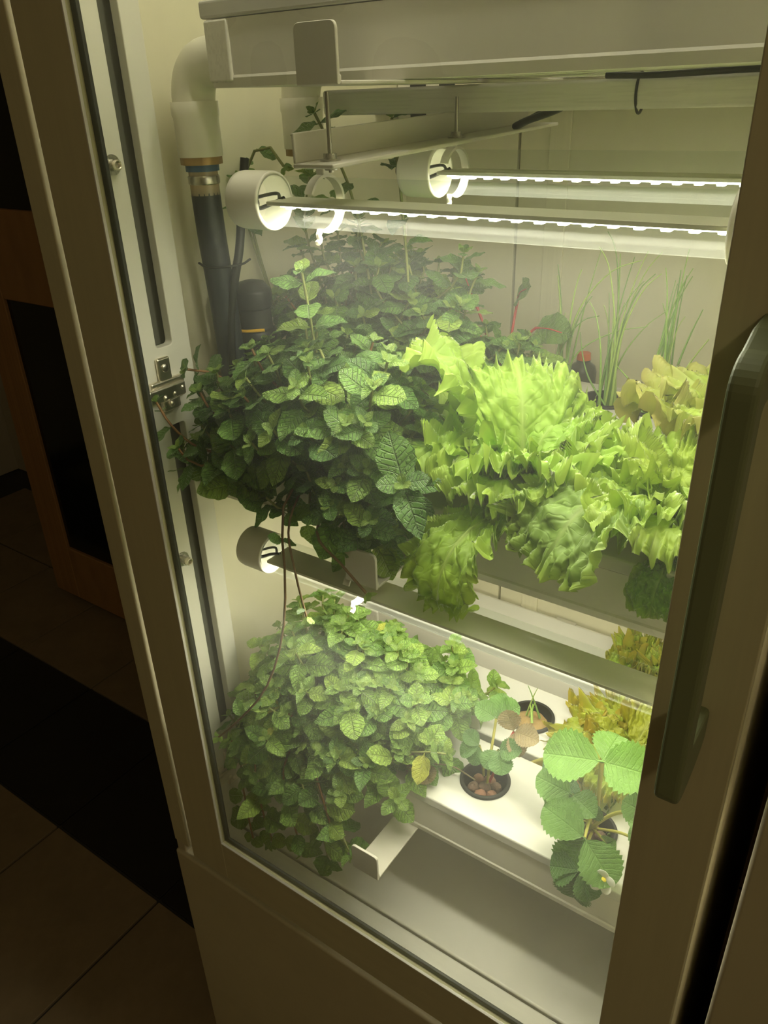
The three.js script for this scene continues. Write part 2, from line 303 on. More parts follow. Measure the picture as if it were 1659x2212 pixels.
// ---------------------------------------------------------------- tube lamps
const TR = 0.018;                                            // radius of the clear tube
function tubeLamp(x0, y, z, seed, label, clips, dim = 1) {
  const x1 = -0.066, o = thing('tube_lamp', label, 'lamp', W(0, y, z), 'clear tube lamps'), R = rng(seed), L = x1 - x0;
  const along = (g, x) => { g.rotateZ(Math.PI / 2); g.translate(x, 0, 0); return g; };
  part('clear_tube', along(new THREE.CylinderGeometry(TR, TR, L - 0.012, 48, 1, true), (x0 + x1) / 2 + 0.004), M.clear, o);
  const cap = (x, s) => along(new THREE.LatheGeometry([[0, 0], [TR + 0.0005, 0], [TR + 0.0030, 0.002], [TR + 0.0036, 0.006], [TR + 0.0036, 0.033], [TR + 0.0030, 0.0345], [TR + 0.0006, 0.0345], [TR + 0.0006, 0.005], [0, 0.005]].map(([a, b]) => new THREE.Vector2(a, b * s))[s < 0 ? 'reverse' : 'slice'](), 40), x);
  part('end_cap', cap(x0, -1), M.white, o); part('end_cap', cap(x1, 1), M.white, o);
  const s0 = x0 + 0.040, s1 = x1 - 0.02;
  part('light_strip', span(s0, s1, -0.0012, 0.0018, -TR * 0.90, TR * 0.90, 0.0006), M.stripBack, o);
  part('light_band', span(s0 + 0.004, s1, -0.0034, -0.0013, -0.0050, 0.0050, 0), M.ledBand, o);
  const n = Math.floor((s1 - s0) / 0.0158), lg = new RoundedBoxGeometry(0.006, 0.0022, 0.006, 1, 0.0006);
  for (let i = 0; i < n; i++) part('led_chip', lg, (i + seed) % 7 === 3 ? M.ledWarm : M.ledWhite, o, V(s0 + 0.010 + i * 0.0158, -0.0040, 0));
  // leads knotted inside the end cap, and the supply cable leaving it
  part('lead_wire', tube([V(x0 + 0.006, 0.004, 0.004), V(x0 + 0.018, 0.007, 0.009), V(x0 + 0.026, 0.001, 0.011), V(x0 + 0.022, -0.005, 0.006), V(x0 + 0.031, -0.002, 0.0), V(x0 + 0.044, 0.0025, 0.0)], 0.0017, 30), M.black, o);
  part('lead_wire', tube([V(x0 + 0.012, -0.001, 0.013), V(x0 + 0.024, 0.0035, 0.004), V(x0 + 0.034, 0.005, -0.004), V(x0 + 0.042, 0.002, 0.003)], 0.0013, 20), M.black, o);
  part('cable_gland', along(cyl(0.005, 0.006, 0.01, 16), x0 - 0.005), M.black, o);
  for (const cx of clips) {
    const a0 = -0.62 * Math.PI, a1 = 0.86 * Math.PI, s = new THREE.Shape();   // open spring clip around the tube
    s.absarc(0, 0, TR + 0.0024, a0, a1, false); s.absarc(0, 0, TR + 0.0003, a1, a0, true); s.closePath();
    const g = new THREE.ExtrudeGeometry(s, { depth: 0.007, bevelEnabled: false, curveSegments: 30 });
    const e = V(Math.cos(a0) * (TR + 0.0014), Math.sin(a0) * (TR + 0.0014), 0.0035), tail = tube([e, V(e.x - 0.0022, e.y - 0.003, 0.0035), V(e.x - 0.001, e.y - 0.0062, 0.0035), V(e.x - 0.0045, e.y - 0.0085, 0.0035)], 0.0022, 10);
    const c = merge([g, tail, span(-0.004, 0.004, TR + 0.001, TR + 0.0075, 0.0, 0.007, 0.001)]); c.rotateY(-Math.PI / 2 + Math.PI); c.translate(cx, 0, 0);
    part('tube_clip', c, M.white, o);
  }
  const len = s1 - s0 - 0.01, rl = new THREE.RectAreaLight(LED_COLOR, LAMP_INTENSITY * dim, len, 0.024);
  rl.position.set((s0 + s1) / 2, -0.0064, 0); rl.rotation.x = -Math.PI / 2; rl.castShadow = true; o.add(rl);
  return o;
}
tubeLamp(-0.472, -0.0685, -0.480, 1, 'lit clear tube lamp in front, under the cross bar', [-0.392]);
tubeLamp(-0.420, -0.0600, -0.640, 4, 'lit clear tube lamp behind the front one, under the cross bar', [-0.375]);
tubeLamp(-0.534, -0.4130, -0.497, 2, 'lit clear tube lamp below the middle level, seen from above', [-0.395]);
tubeLamp(-0.520, 0.3900, -0.500, 3, 'tube lamp near the cabinet roof, above the topmost channel in front', [-0.392], 0.62);
tubeLamp(-0.520, 0.3900, -0.700, 5, 'tube lamp near the cabinet roof, above the rear top channels', [-0.392], 0.62);
tubeLamp(-0.520, -0.4130, -0.660, 6, 'lit clear tube lamp hidden below the rear of the middle level', [-0.39]);

// ---------------------------------------------------------------- pipes, hoses and fittings
function downPipe(x, z, xe, yNut, label, withHose) {
  const o = thing('water_pipe', label, 'pipe', V(0, 0, 0), 'white drain pipes'), y = (v) => v + H, r = 0.0205;
  const c = new THREE.CatmullRomCurve3([V(xe, y(0.034), z), V(x + 0.034, y(0.034), z), V(x + 0.016, y(0.0305), z), V(x + 0.0045, y(0.019), z), V(x, y(0.004), z), V(x, y(-0.004), z)]);
  part('elbow', new THREE.TubeGeometry(c, 24, r, 24), M.pipe, o);
  part('sleeve', new THREE.LatheGeometry([[r - 0.004, 0], [r + 0.0012, 0], [r + 0.0012, 0.034], [r + 0.0022, 0.036], [r + 0.0022, 0.048], [r - 0.004, 0.048]].map(([a, b]) => new THREE.Vector2(a, b)), 32), M.pipe, o, V(x, y(yNut + 0.003), z));
  part('union_nut', cyl(0.0205, 0.0205, 0.008, 8), M.brass, o, V(x, y(yNut), z));
  if (withHose) {
    part('seal_ring', cyl(0.0165, 0.0165, 0.006, 28), M.blue, o, V(x, y(yNut - 0.007), z));
    part('hose_tail', cyl(0.0145, 0.0145, 0.022, 28), M.hoseClear, o, V(x, y(yNut - 0.021), z));
    part('hose_clamp', new THREE.LatheGeometry([[0.0150, 0], [0.0156, 0.001], [0.0156, 0.007], [0.0150, 0.008]].map(([a, b]) => new THREE.Vector2(a, b)), 28), M.steel, o, V(x, y(yNut - 0.022), z));
    part('hose', tube([V(x, y(yNut - 0.03), z), V(x + 0.001, y(-0.12), z), V(x + 0.002, y(-0.20), z - 0.004), V(x + 0.002, y(-0.318), z - 0.008)], 0.0145, 30, 18), M.hose, o);
  }
}
downPipe(-0.630, -0.590, -0.546, -0.0495, 'white elbow pipe with dark hose at the left end of the top channel', true);
downPipe(-0.600, -0.713, -0.546, -0.0495, 'white elbow pipe further back, its brown nut behind the cross bar', false);
{
  const o = thing('filter_canister', 'black filter canister with a yellow latch behind the mint', 'filter', W(-0.622, -0.3285, -0.632));
  part('body', new THREE.LatheGeometry([[0, 0], [0.020, 0], [0.021, 0.004], [0.021, 0.088], [0.0225, 0.090], [0.0225, 0.102], [0.018, 0.104], [0, 0.104]].map(([a, b]) => new THREE.Vector2(a, b)), 32), M.black, o);
  part('hex_body', cyl(0.0190, 0.0200, 0.024, 6), M.blackSoft, o, V(0, 0.115, 0));
  part('cap', new THREE.LatheGeometry([[0, 0.030], [0.006, 0.030], [0.014, 0.028], [0.020, 0.021], [0.0215, 0.018], [0.0215, 0.002], [0.0195, 0], [0, 0]].map(([a, b]) => new THREE.Vector2(a, b)), 10), M.black, o, V(0, 0.126, 0));
  part('latch', tube([V(-0.014, 0.105, 0.0195), V(0.004, 0.1055, 0.0235), V(0.024, 0.1065, 0.012)], 0.0018, 12), M.yellow, o);
}
solo('power_cable', 'black power cable hanging beside the dark hose at the left', 'cable', tube([W(-0.605, -0.05, -0.625), W(-0.608, -0.10, -0.615), W(-0.606, -0.135, -0.604), W(-0.610, -0.165, -0.596), W(-0.616, -0.205, -0.590), W(-0.616, -0.25, -0.584), W(-0.616, -0.326, -0.580)], 0.0045, 40), M.black);
solo('zip_tie', 'thin black tie joining the hose and the power cable', 'cable tie', tube([W(-0.645, -0.148, -0.582), W(-0.625, -0.150, -0.576), W(-0.602, -0.149, -0.600), W(-0.606, -0.147, -0.618)], 0.0012, 16), M.black);
{
  const o = thing('bottle', 'dark bottle with an orange cap behind the lettuce at the back wall', 'bottle', W(-0.366, TIER.mid - 0.0035, -0.975));
  part('body', new THREE.LatheGeometry([[0, 0], [0.017, 0], [0.018, 0.003], [0.018, 0.062], [0.0155, 0.070], [0.009, 0.075], [0.009, 0.079], [0, 0.079]].map(([a, b]) => new THREE.Vector2(a, b)), 28), M.bottle, o);
  part('cap', merge([cyl(0.0085, 0.0092, 0.009, 20).translate(0, 0.083, 0)]), M.orange, o);
}
{
  const o = thing('wall_fitting', 'dark bracket clamping white strips on the back wall at top left', 'bracket', W(-0.625, -0.04, -1.0195));
  part('strip', span(-0.046, -0.024, -0.05, 0.06, 0.0, 0.02, 0.002), M.white, o);
  part('strip', span(-0.001, 0.021, -0.05, 0.06, 0.0, 0.02, 0.002), M.white, o);
  part('clamp', merge([span(-0.023, -0.002, -0.03, 0.055, 0, 0.024), span(0.022, 0.033, -0.018, 0.055, 0, 0.024), span(-0.003, 0.023, -0.004, 0.006, 0.0205, 0.026)]), M.blackSoft, o);
}
// ---------------------------------------------------------------- net pots
function netPot(tier, row, x, label) {
  const o = thing('net_pot', label, 'pot', W(x, TIER[tier] + LID, ROW[row]), 'black net pots');
  part('rim', new THREE.LatheGeometry([[POT_R - 0.0028, -0.006], [POT_R - 0.0024, 0.0030], [POT_R - 0.0012, 0.0040], [POT_R + 0.0010, 0.0036], [POT_R + 0.0018, 0.0020], [POT_R + 0.0018, 0.0003]].map(([a, b]) => new THREE.Vector2(a, b)), 44), M.blackSoft, o);
  part('basket', new THREE.LatheGeometry([[0.0, -0.043], [0.019, -0.043], [POT_R - 0.0026, -0.005]].map(([a, b]) => new THREE.Vector2(a, b)), 36), M.blackSoft, o);
  return o;
}
netPot('low', 0, -0.294, 'black net pot of clay pebbles holding the small strawberry');
netPot('low', 0, -0.168, 'black net pot holding the large flowering strawberry');
netPot('low', 1, -0.294, 'black net pot with a brown plug and thin seedling');
netPot('low', 1, -0.168, 'black net pot under the yellow and orange lettuce');
netPot('low', 0, -0.45, 'black net pot under the lower mint, right one'); netPot('low', 0, -0.55, 'black net pot under the lower mint, left one');
netPot('mid', 0, -0.130, 'black net pot at the door frame below the rightmost lettuce');
netPot('mid', 0, -0.268, 'black net pot hidden under the green lettuce head');
netPot('mid', 1, -0.238, 'black net pot with a mossy plug beside the chives');
netPot('mid', 1, -0.112, 'black net pot under the pink tipped lettuce');
netPot('mid', 2, -0.296, 'black net pot of the leftmost full chive clump'); netPot('mid', 2, -0.236, 'black net pot of the rear right chive clump');
netPot('mid', 2, -0.357, 'black net pot of the sparse chive clump'); netPot('mid', 2, -0.43, 'black net pot of the red veined chard');
netPot('mid', 0, -0.42, 'black net pot under the upper mint, right one'); netPot('mid', 0, -0.54, 'black net pot under the upper mint, left one');
netPot('low', 2, -0.205, 'black net pot under the small rear lettuce');
{ // fillings
  const R = rng(5), pg = [0, 1, 2].map((k) => { const g = new THREE.IcosahedronGeometry(1, 2), p = g.attributes.position; for (let i = 0; i < p.count; i++) { const v = V(p.getX(i), p.getY(i), p.getZ(i)); const s = 0.88 + 0.24 * nz(v.x * 1.5 + 9 * k + 20, v.y * 1.5 + v.z * 1.1 + 20); p.setXYZ(i, v.x * s, v.y * s * 0.9, v.z * s); } g.computeVertexNormals(); return g; });
  const rings = [[0, 0, 0.0075], [0.013, 0.4, 0.0068], [0.0135, 1.5, 0.0072], [0.013, 2.6, 0.007], [0.0135, 3.7, 0.0066], [0.013, 4.7, 0.0072], [0.0135, 5.6, 0.0064]];
  for (const [x, n, lab] of [[-0.294, 7, 'brown clay pebble in the pot of the small strawberry'], [-0.168, 7, 'brown clay pebble in the pot of the large strawberry']])
    for (let i = 0; i < n; i++) { const [r, a, s] = rings[i]; const m = solo('clay_pebble', lab, 'pebble', pg[i % 3], i % 3 ? M.clay : M.clayDark, W(x + Math.cos(a) * r, TIER.low + LID - 0.0135 + R() * 0.003, ROW[0] + Math.sin(a) * r), x < -0.2 ? 'pebbles in the small strawberry pot' : 'pebbles in the large strawberry pot'); m.scale.setScalar(s); m.rotation.set(R() * 6, R() * 6, R() * 6); }
  const plug = (seed, r) => { const g = new THREE.SphereGeometry(r, 32, 16, 0, Math.PI * 2, 0, Math.PI / 2), p = g.attributes.position, n3 = noise2(seed); for (let i = 0; i < p.count; i++) { const x = p.getX(i), y = p.getY(i), z = p.getZ(i); const s = 0.86 + 0.28 * n3(x * 260 + 30, z * 260 + 30); p.setXYZ(i, x * (0.93 + 0.12 * n3(x * 500 + 9, z * 500)), y * 0.34 * s, z * (0.93 + 0.12 * n3(z * 500 + 3, x * 500))); } g.computeVertexNormals(); return g; };
  solo('coir_plug', 'brown coir plug around the thin seedling', 'plant plug', plug(3, 0.0225), M.coir, W(-0.2945, TIER.low + LID - 0.009, ROW[1] + 0.001));
  solo('rockwool_plug', 'mossy green plug in the pot beside the chives', 'plant plug', plug(8, 0.022), M.moss, W(-0.238, TIER.mid + LID - 0.007, ROW[1]));
}
// ---------------------------------------------------------------- leaves
// veins as height, v along the leaf, u across
function veinField(pairs, curve, net, seed) {
  const n = noise2(seed);
  return (u, v) => {
    const x = Math.abs(u - 0.5) * 2, s = u < 0.5 ? 0.0 : 0.04;
    let h = Math.exp(-Math.pow(x / 0.035, 2));                                   // midrib
    const t = (v + s) - x * curve * (1.0 - 0.3 * v); const q = t * pairs, d = Math.abs(q - Math.round(q)) / pairs;
    h = Math.max(h, 0.8 * Math.exp(-Math.pow(d / 0.012, 2)) * (1 - 0.5 * x));
    const a = Math.abs(n(u * net + 3, v * net * 1.3 + t * 4) - 0.5); h = Math.max(h, 0.45 * Math.exp(-Math.pow(a / 0.05, 2)));
    return h;
  };
}
const vMint = veinField(7, 0.28, 11, 21), vLettuce = veinField(6, 0.45, 16, 31), vBerry = veinField(9, 0.32, 20, 41);
const mintBump = texture(256, 256, (u, v) => 1 - vMint(u, v) * 0.9), lettuceBump = texture(256, 256, (u, v) => 0.5 + 0.5 * vLettuce(u, v) - 0.3 * nz(u * 14, v * 14)), berryBump = texture(256, 256, (u, v) => 1 - vBerry(u, v) * 0.9);
const mintMap = texture(256, 256, (u, v) => { const h = vMint(u, v), k = 0.90 + 0.10 * nz(u * 9, v * 9); return [0.80 * k + 0.18 * h, 0.86 * k + 0.13 * h, 0.80 * k + 0.14 * h]; });
const lettuceMap = texture(256, 256, (u, v) => { const h = vLettuce(u, v), k = 0.86 + 0.14 * nz(u * 12 + 5, v * 12); return [0.88 * k + 0.10 * h, 0.92 * k + 0.07 * h, 0.82 * k + 0.17 * h]; });
const berryMap = texture(256, 256, (u, v) => { const h = vBerry(u, v), k = 0.90 + 0.10 * nz(u * 9, v * 9); return [0.90 * k + 0.08 * h, 0.93 * k + 0.06 * h, 0.88 * k + 0.06 * h]; });
const leafMat = (c, map, bump, bs, tr = 0.35, rough = 0.62, extra = {}) => new THREE.MeshPhysicalMaterial({ color: c, map, bumpMap: bump, bumpScale: bs, roughness: rough, transmission: tr, thickness: 0, ior: 1.4, side: THREE.DoubleSide, ...extra });
const LM = {
  mint: [rgb(0.13, 0.27, 0.055), rgb(0.17, 0.33, 0.06), rgb(0.22, 0.40, 0.07), rgb(0.30, 0.48, 0.085)].map((c) => leafMat(c, mintMap, mintBump, 0.0035)),
  mintYoung: [rgb(0.36, 0.54, 0.09), rgb(0.42, 0.58, 0.10)].map((c) => leafMat(c, mintMap, mintBump, 0.003)),
  mintYellow: leafMat(rgb(0.62, 0.60, 0.10), mintMap, mintBump, 0.001),
  lettuce: leafMat(rgb(1, 1, 1), lettuceMap, lettuceBump, 0.0018, 0.45, 0.55, { vertexColors: true }),
  berry: [rgb(0.13, 0.26, 0.07), rgb(0.16, 0.31, 0.07), rgb(0.20, 0.39, 0.065)].map((c) => leafMat(c, berryMap, berryBump, 0.0009)),
  berryDark: leafMat(rgb(0.10, 0.20, 0.07), berryMap, berryBump, 0.0009),
  dry: leafMat(rgb(0.36, 0.27, 0.14), berryMap, berryBump, 0.0009),
  chard: leafMat(rgb(0.20, 0.32, 0.08), mintMap, mintBump, 0.0015, 0.4, 0.5),
  stem: std(rgb(0.22, 0.24, 0.07), 0.6), stemRed: std(rgb(0.24, 0.12, 0.04), 0.6), stemBrown: std(rgb(0.17, 0.10, 0.045), 0.65),
  petiole: std(rgb(0.46, 0.42, 0.09), 0.55), red: std(rgb(0.50, 0.05, 0.05), 0.5),
  chive: [rgb(0.20, 0.34, 0.09), rgb(0.26, 0.42, 0.09), rgb(0.36, 0.50, 0.12)].map((c) => std(c, 0.5)),
  petal: leafMat(rgb(0.88, 0.88, 0.82), null, null, 0, 0.35), pollen: std(rgb(0.72, 0.60, 0.04), 0.7),
};
// toothed leaf blade: length 1 along +z from the stalk, face up +y
function blade({ width, belly = 0.45, teeth = 9, toothDepth = 0.05, fold = 0.15, droop = 0.2, wave = 0.03, nu = 6, nv = 14, tip = 0.9, base = 0.5, seed = 1, stalk = 0.10 }) {
  const pos = [], uv = [], idx = [], R = rng(seed), ph = R() * 6, ph2 = R() * 6, tw = (R() - 0.5) * 0.3;
  for (let j = 0; j <= nv; j++) {
    const v = j / nv; let w = width * 0.5 * Math.pow(Math.sin(Math.PI * Math.pow(v, Math.log(0.5) / Math.log(belly))), v < belly ? base : tip);
    const saw = ((v * teeth) % 1); w *= 1 + toothDepth * (0.5 - saw) * 2 * (w > width * 0.06 ? 1 : 0); if (j === 0 || j === nv) w = width * 0.012;
    for (let i = 0; i <= nu; i++) {
      const s = (i / nu) * 2 - 1, a = Math.abs(s);
      const x = s * w + tw * 0.15 * v * v, z = v - (1 - a) * 0 , lift = fold * a * w * 1.6 - droop * v * v + wave * a * Math.sin(v * 13 + ph + (s > 0 ? ph2 : 0)) + 0.022 * (1 - a) * a * Math.sin(v * 40) ;
      pos.push(x, lift, z + stalk); uv.push(0.5 + 0.5 * s * Math.min(1, 0.25 + w / (width * 0.5)), v);
    }
  }
  const q = nu + 1; for (let j = 0; j < nv; j++) for (let i = 0; i < nu; i++) { const a = j * q + i; idx.push(a, a + q, a + 1, a + 1, a + q, a + q + 1); }
  // stalk
  const b = pos.length / 3, r = 0.020; for (let j = 0; j < 2; j++) for (const [dx, dy] of [[-r, 0], [0, r], [r, 0], [0, -r]]) { pos.push(dx, dy - 0.004, j * (stalk + 0.05)); uv.push(0.5, 0.02); }
  for (let k = 0; k < 4; k++) { const a = b + k, c = b + (k + 1) % 4; idx.push(a, c, a + 4, c, c + 4, a + 4); }
  const g = new THREE.BufferGeometry(); g.setAttribute('position', new THREE.Float32BufferAttribute(pos, 3)); g.setAttribute('uv', new THREE.Float32BufferAttribute(uv, 2)); g.setIndex(idx); g.computeVertexNormals(); return g;
}
const mintBlades = [0, 1, 2, 3, 4].map((k) => blade({ width: [0.68, 0.78, 0.62, 0.84, 0.72][k], belly: [0.42, 0.46, 0.40, 0.48, 0.44][k], teeth: 9, toothDepth: 0.06, fold: [0.18, 0.05, 0.28, 0.10, -0.10][k], droop: [0.22, 0.10, 0.32, 0.05, 0.2][k], wave: 0.030, tip: 0.78, base: 0.55, seed: 50 + k }));
const berryBlades = [0, 1, 2].map((k) => blade({ width: [0.86, 0.98, 0.92][k], belly: [0.52, 0.58, 0.55][k], teeth: 10, toothDepth: 0.10, fold: [0.22, 0.10, 0.30][k], droop: [0.12, 0.05, 0.2][k], wave: 0.018, nv: 30, nu: 8, tip: 0.55, base: 0.6, seed: 70 + k, stalk: 0.05 }));
const chardBlade = blade({ width: 0.85, belly: 0.42, teeth: 5, toothDepth: 0.03, fold: 0.1, droop: 0.25, wave: 0.05, nv: 18, nu: 8, tip: 0.6, base: 0.45, seed: 90 });
const _m = new THREE.Matrix4();
function pose(dir, nrm) { const z = dir.clone().normalize(), x = new THREE.Vector3().crossVectors(nrm, z).normalize(), y = new THREE.Vector3().crossVectors(z, x); return new THREE.Quaternion().setFromRotationMatrix(_m.makeBasis(x, y, z)); }

// ---------------------------------------------------------------- mint
// blobs: ellipsoids [cx, cy, cz, rx, ry, rz, shoots, lowest ny] whose surface the shoot tips reach; heights from the eye
function mint({ name, label, root, roots, blobs, extra = [], size, seed, yellow = 0, young = 0.3, keep = 300, zmax = -0.458, xmin = -0.638, tone = 0 }) {
  const R = rng(seed), o = thing(name, label, 'mint plant', W(...root)), org = o.position.clone(), leaves = [], stems = [];
  const eye = camera.position;
  const leaf = (p, dir, nrm, s, mat) => leaves.push({ p, q: pose(dir, nrm), s, g: mintBlades[Math.floor(R() * 5)], mat });
  const shoot = (pts, opt = {}) => {
    const c = new THREE.CatmullRomCurve3(pts), L = c.getLength(), n = Math.max(3, Math.round(L * (opt.from != null ? 1 - opt.from : 0.72) / (size * 0.80)));
    stems.push({ c, r: opt.r ?? 0.0013, mat: opt.mat ?? (R() < 0.12 ? LM.stemRed : LM.stem) });
    let az = R() * Math.PI; const sun = V(0.1 * (R() - 0.5), 1, 0.18);
    const tone0 = Math.min(3, Math.max(0, Math.floor(R() * 2.2 + tone)));
    for (let i = 0; i <= n; i++) {
      const f = (opt.from ?? 0.28) + (1 - (opt.from ?? 0.28)) * (1 - Math.pow(1 - i / n, 1.45)), p = c.getPointAt(Math.min(1, f)), t = c.getTangentAt(Math.min(1, f));
      const top = i / n, last = i === n; az += Math.PI / 2 + (R() - 0.5) * 0.4;
      const a = V(0, 0, 1).cross(t).lengthSq() < 0.02 ? V(1, 0, 0) : V(0, 0, 1).cross(t).normalize(), b = t.clone().cross(a).normalize();
      const s = size * (opt.leafScale ?? 1) * (last ? 0.72 : (0.75 + 0.5 * Math.sin(Math.PI * Math.min(1, 0.15 + top * 0.72)))) * (0.8 + 0.4 * R()) * (top > 0.85 ? 0.85 : 1);
      for (const sg of [0, Math.PI]) {
        if (opt.sparse && R() < opt.sparse) continue;
        const w = az + sg, out = a.clone().multiplyScalar(Math.cos(w)).add(b.clone().multiplyScalar(Math.sin(w)));
        const dir = out.clone().addScaledVector(t, last ? 0.35 : 0.05 + 0.3 * R()).add(V((R() - 0.5) * 0.45, (R() - 0.45) * 0.4, (R() - 0.5) * 0.45)).normalize();
        const nrm = sun.clone().multiplyScalar(0.75).addScaledVector(t, t.y > -0.15 ? 1.15 : 0).addScaledVector(out, -0.1).add(V((R() - 0.5) * 0.6, 0, (R() - 0.5) * 0.6 + (t.y > -0.15 ? 0.2 : 0.8)));
        const mat = R() < yellow ? LM.mintYellow : R() < young * 0.35 ? LM.mintYoung[Math.floor(R() * 2)] : LM.mint[Math.min(3, tone0 + (R() < 0.3 ? 1 : 0))];
        const tipz = p.z + dir.z * s; if (tipz > zmax) dir.z -= (tipz - zmax) / s; const tipx = p.x + dir.x * s; if (tipx < xmin) dir.x += (xmin - tipx) / s;
        leaf(p, dir, nrm, s, mat);
      }
      if (last) for (let k = 0; k < 3; k++) { const w = az + 0.8 + k * 2.1, out = a.clone().multiplyScalar(Math.cos(w)).add(b.clone().multiplyScalar(Math.sin(w))).addScaledVector(t, 1.1); leaf(p, out, t.clone().addScaledVector(sun, 0.3), size * 0.38, LM.mintYoung[k % 2]); }
    }
  };
  for (const [cx, cy, cz, rx, ry, rz, n, ny] of blobs) for (let i = 0; i < n; i++) {
    let d; do { d = V(R() * 2 - 1, R() * 2 - 1, R() * 2 - 1); } while (d.length() > 1 || d.length() < 0.2 || d.clone().normalize().y < (ny ?? -0.4) || d.clone().normalize().z < -0.75);
    d.normalize(); const k = 0.80 + 0.22 * R();
    const tipP = W(cx + d.x * rx * k, cy + d.y * ry * k, cz + d.z * rz * k); tipP.z = Math.min(tipP.z, zmax - 0.006); tipP.x = Math.max(tipP.x, xmin + 0.01);
    const rt = roots[Math.floor(R() * roots.length)], b0 = W(rt[0] + (R() - 0.5) * 0.03, rt[1], rt[2] + (R() - 0.5) * 0.03);
    const mid = b0.clone().lerp(tipP, 0.55); mid.y = Math.max(mid.y, b0.y + 0.02) + 0.02 * R() + Math.max(0, b0.y - tipP.y) * 0.6; mid.z += (R() - 0.3) * 0.02;
    const grow = V(d.x * 0.6, d.y * 0.5 + 0.65, d.z * 0.6).normalize().multiplyScalar(size * 0.75), end = tipP.clone().add(grow); end.z = Math.min(end.z, zmax - 0.004); end.x = Math.max(end.x, xmin + 0.008);
    shoot([b0, b0.clone().lerp(mid, 0.5).add(V(0, 0.012, 0)), mid, tipP.clone().addScaledVector(grow, -0.35), end]);
  }
  for (const e of extra) shoot(e.pts.map((p) => W(...p)), e);
  // parts: nearest leaves one by one, the rest joined
  leaves.sort((a, b) => a.p.distanceToSquared(eye) - b.p.distanceToSquared(eye));
  leaves.slice(0, keep).forEach((l) => { const m = part('leaf', l.g, l.mat, o, l.p.clone().sub(org)); m.quaternion.copy(l.q); m.scale.setScalar(l.s); });
  const rest = new Map(); for (const l of leaves.slice(keep)) { const g = l.g.clone().applyMatrix4(new THREE.Matrix4().compose(l.p.clone().sub(org), l.q, V(l.s, l.s, l.s))); if (!rest.has(l.mat)) rest.set(l.mat, []); rest.get(l.mat).push(g); }
  for (const [mat, gs] of rest) { const m = part('leaves', mergeGeometries(gs), mat, o); m.userData.kind = 'stuff'; }
  for (const s of stems) part('stem', new THREE.TubeGeometry(s.c, 14, s.r, 5).translate(-org.x, -org.y, -org.z), s.mat, o);
  return o;
}
const midLid = TIER.mid + LID, lowLid = TIER.low + LID;
mint({
  name: 'mint_plant', label: 'bushy mint at the left of the middle level, trailing over the channel edge', root: [-0.48, midLid, -0.59], size: 0.026, seed: 7, tone: 0.55, young: 0.35,
  roots: [[-0.42, midLid, -0.59], [-0.54, midLid, -0.59], [-0.47, midLid, -0.59]],
  blobs: [[-0.452, -0.275, -0.535, 0.090, 0.082, 0.066, 42, -0.5], [-0.405, -0.268, -0.528, 0.055, 0.078, 0.055, 17, -0.6], [-0.535, -0.300, -0.520, 0.062, 0.055, 0.045, 16, -0.5], [-0.42, -0.342, -0.505, 0.075, 0.040, 0.030, 14, -1], [-0.560, -0.325, -0.490, 0.045, 0.025, 0.02, 7, -1]],
  extra: [
    { pts: [[-0.45, -0.33, -0.56], [-0.447, -0.22, -0.53], [-0.443, -0.15, -0.515], [-0.442, -0.128, -0.51]], from: 0.5 },
    { pts: [[-0.47, -0.32, -0.53], [-0.453, -0.335, -0.47], [-0.450, -0.40, -0.460], [-0.452, -0.45, -0.455], [-0.468, -0.51, -0.452], [-0.495, -0.565, -0.452], [-0.54, -0.625, -0.452], [-0.583, -0.675, -0.454]], from: 0.22, sparse: 0.82, leafScale: 0.6, r: 0.0013, mat: LM.stemBrown },
    { pts: [[-0.46, -0.32, -0.52], [-0.446, -0.35, -0.468], [-0.442, -0.40, -0.466], [-0.434, -0.449, -0.467]], from: 0.4, sparse: 0.9, leafScale: 0.4, r: 0.0012, mat: LM.stemBrown },
    { pts: [[-0.43, -0.33, -0.52], [-0.412, -0.352, -0.468], [-0.385, -0.372, -0.466], [-0.358, -0.394, -0.466]], from: 0.5, sparse: 0.8, leafScale: 0.4, r: 0.0014, mat: LM.stemBrown },
    { pts: [[-0.55, -0.33, -0.56], [-0.555, -0.27, -0.54], [-0.575, -0.24, -0.52], [-0.592, -0.232, -0.50]], from: 0.4, mat: LM.stemRed },
    { pts: [[-0.55, -0.33, -0.54], [-0.578, -0.31, -0.49], [-0.600, -0.285, -0.476], [-0.615, -0.262, -0.474]], from: 0.4, sparse: 0.3, leafScale: 0.8, mat: LM.stemRed },
    { pts: [[-0.35, -0.33, -0.56], [-0.33, -0.30, -0.50], [-0.325, -0.285, -0.482], [-0.322, -0.28, -0.476]], from: 0.6, leafScale: 1.15 },
  ],
});
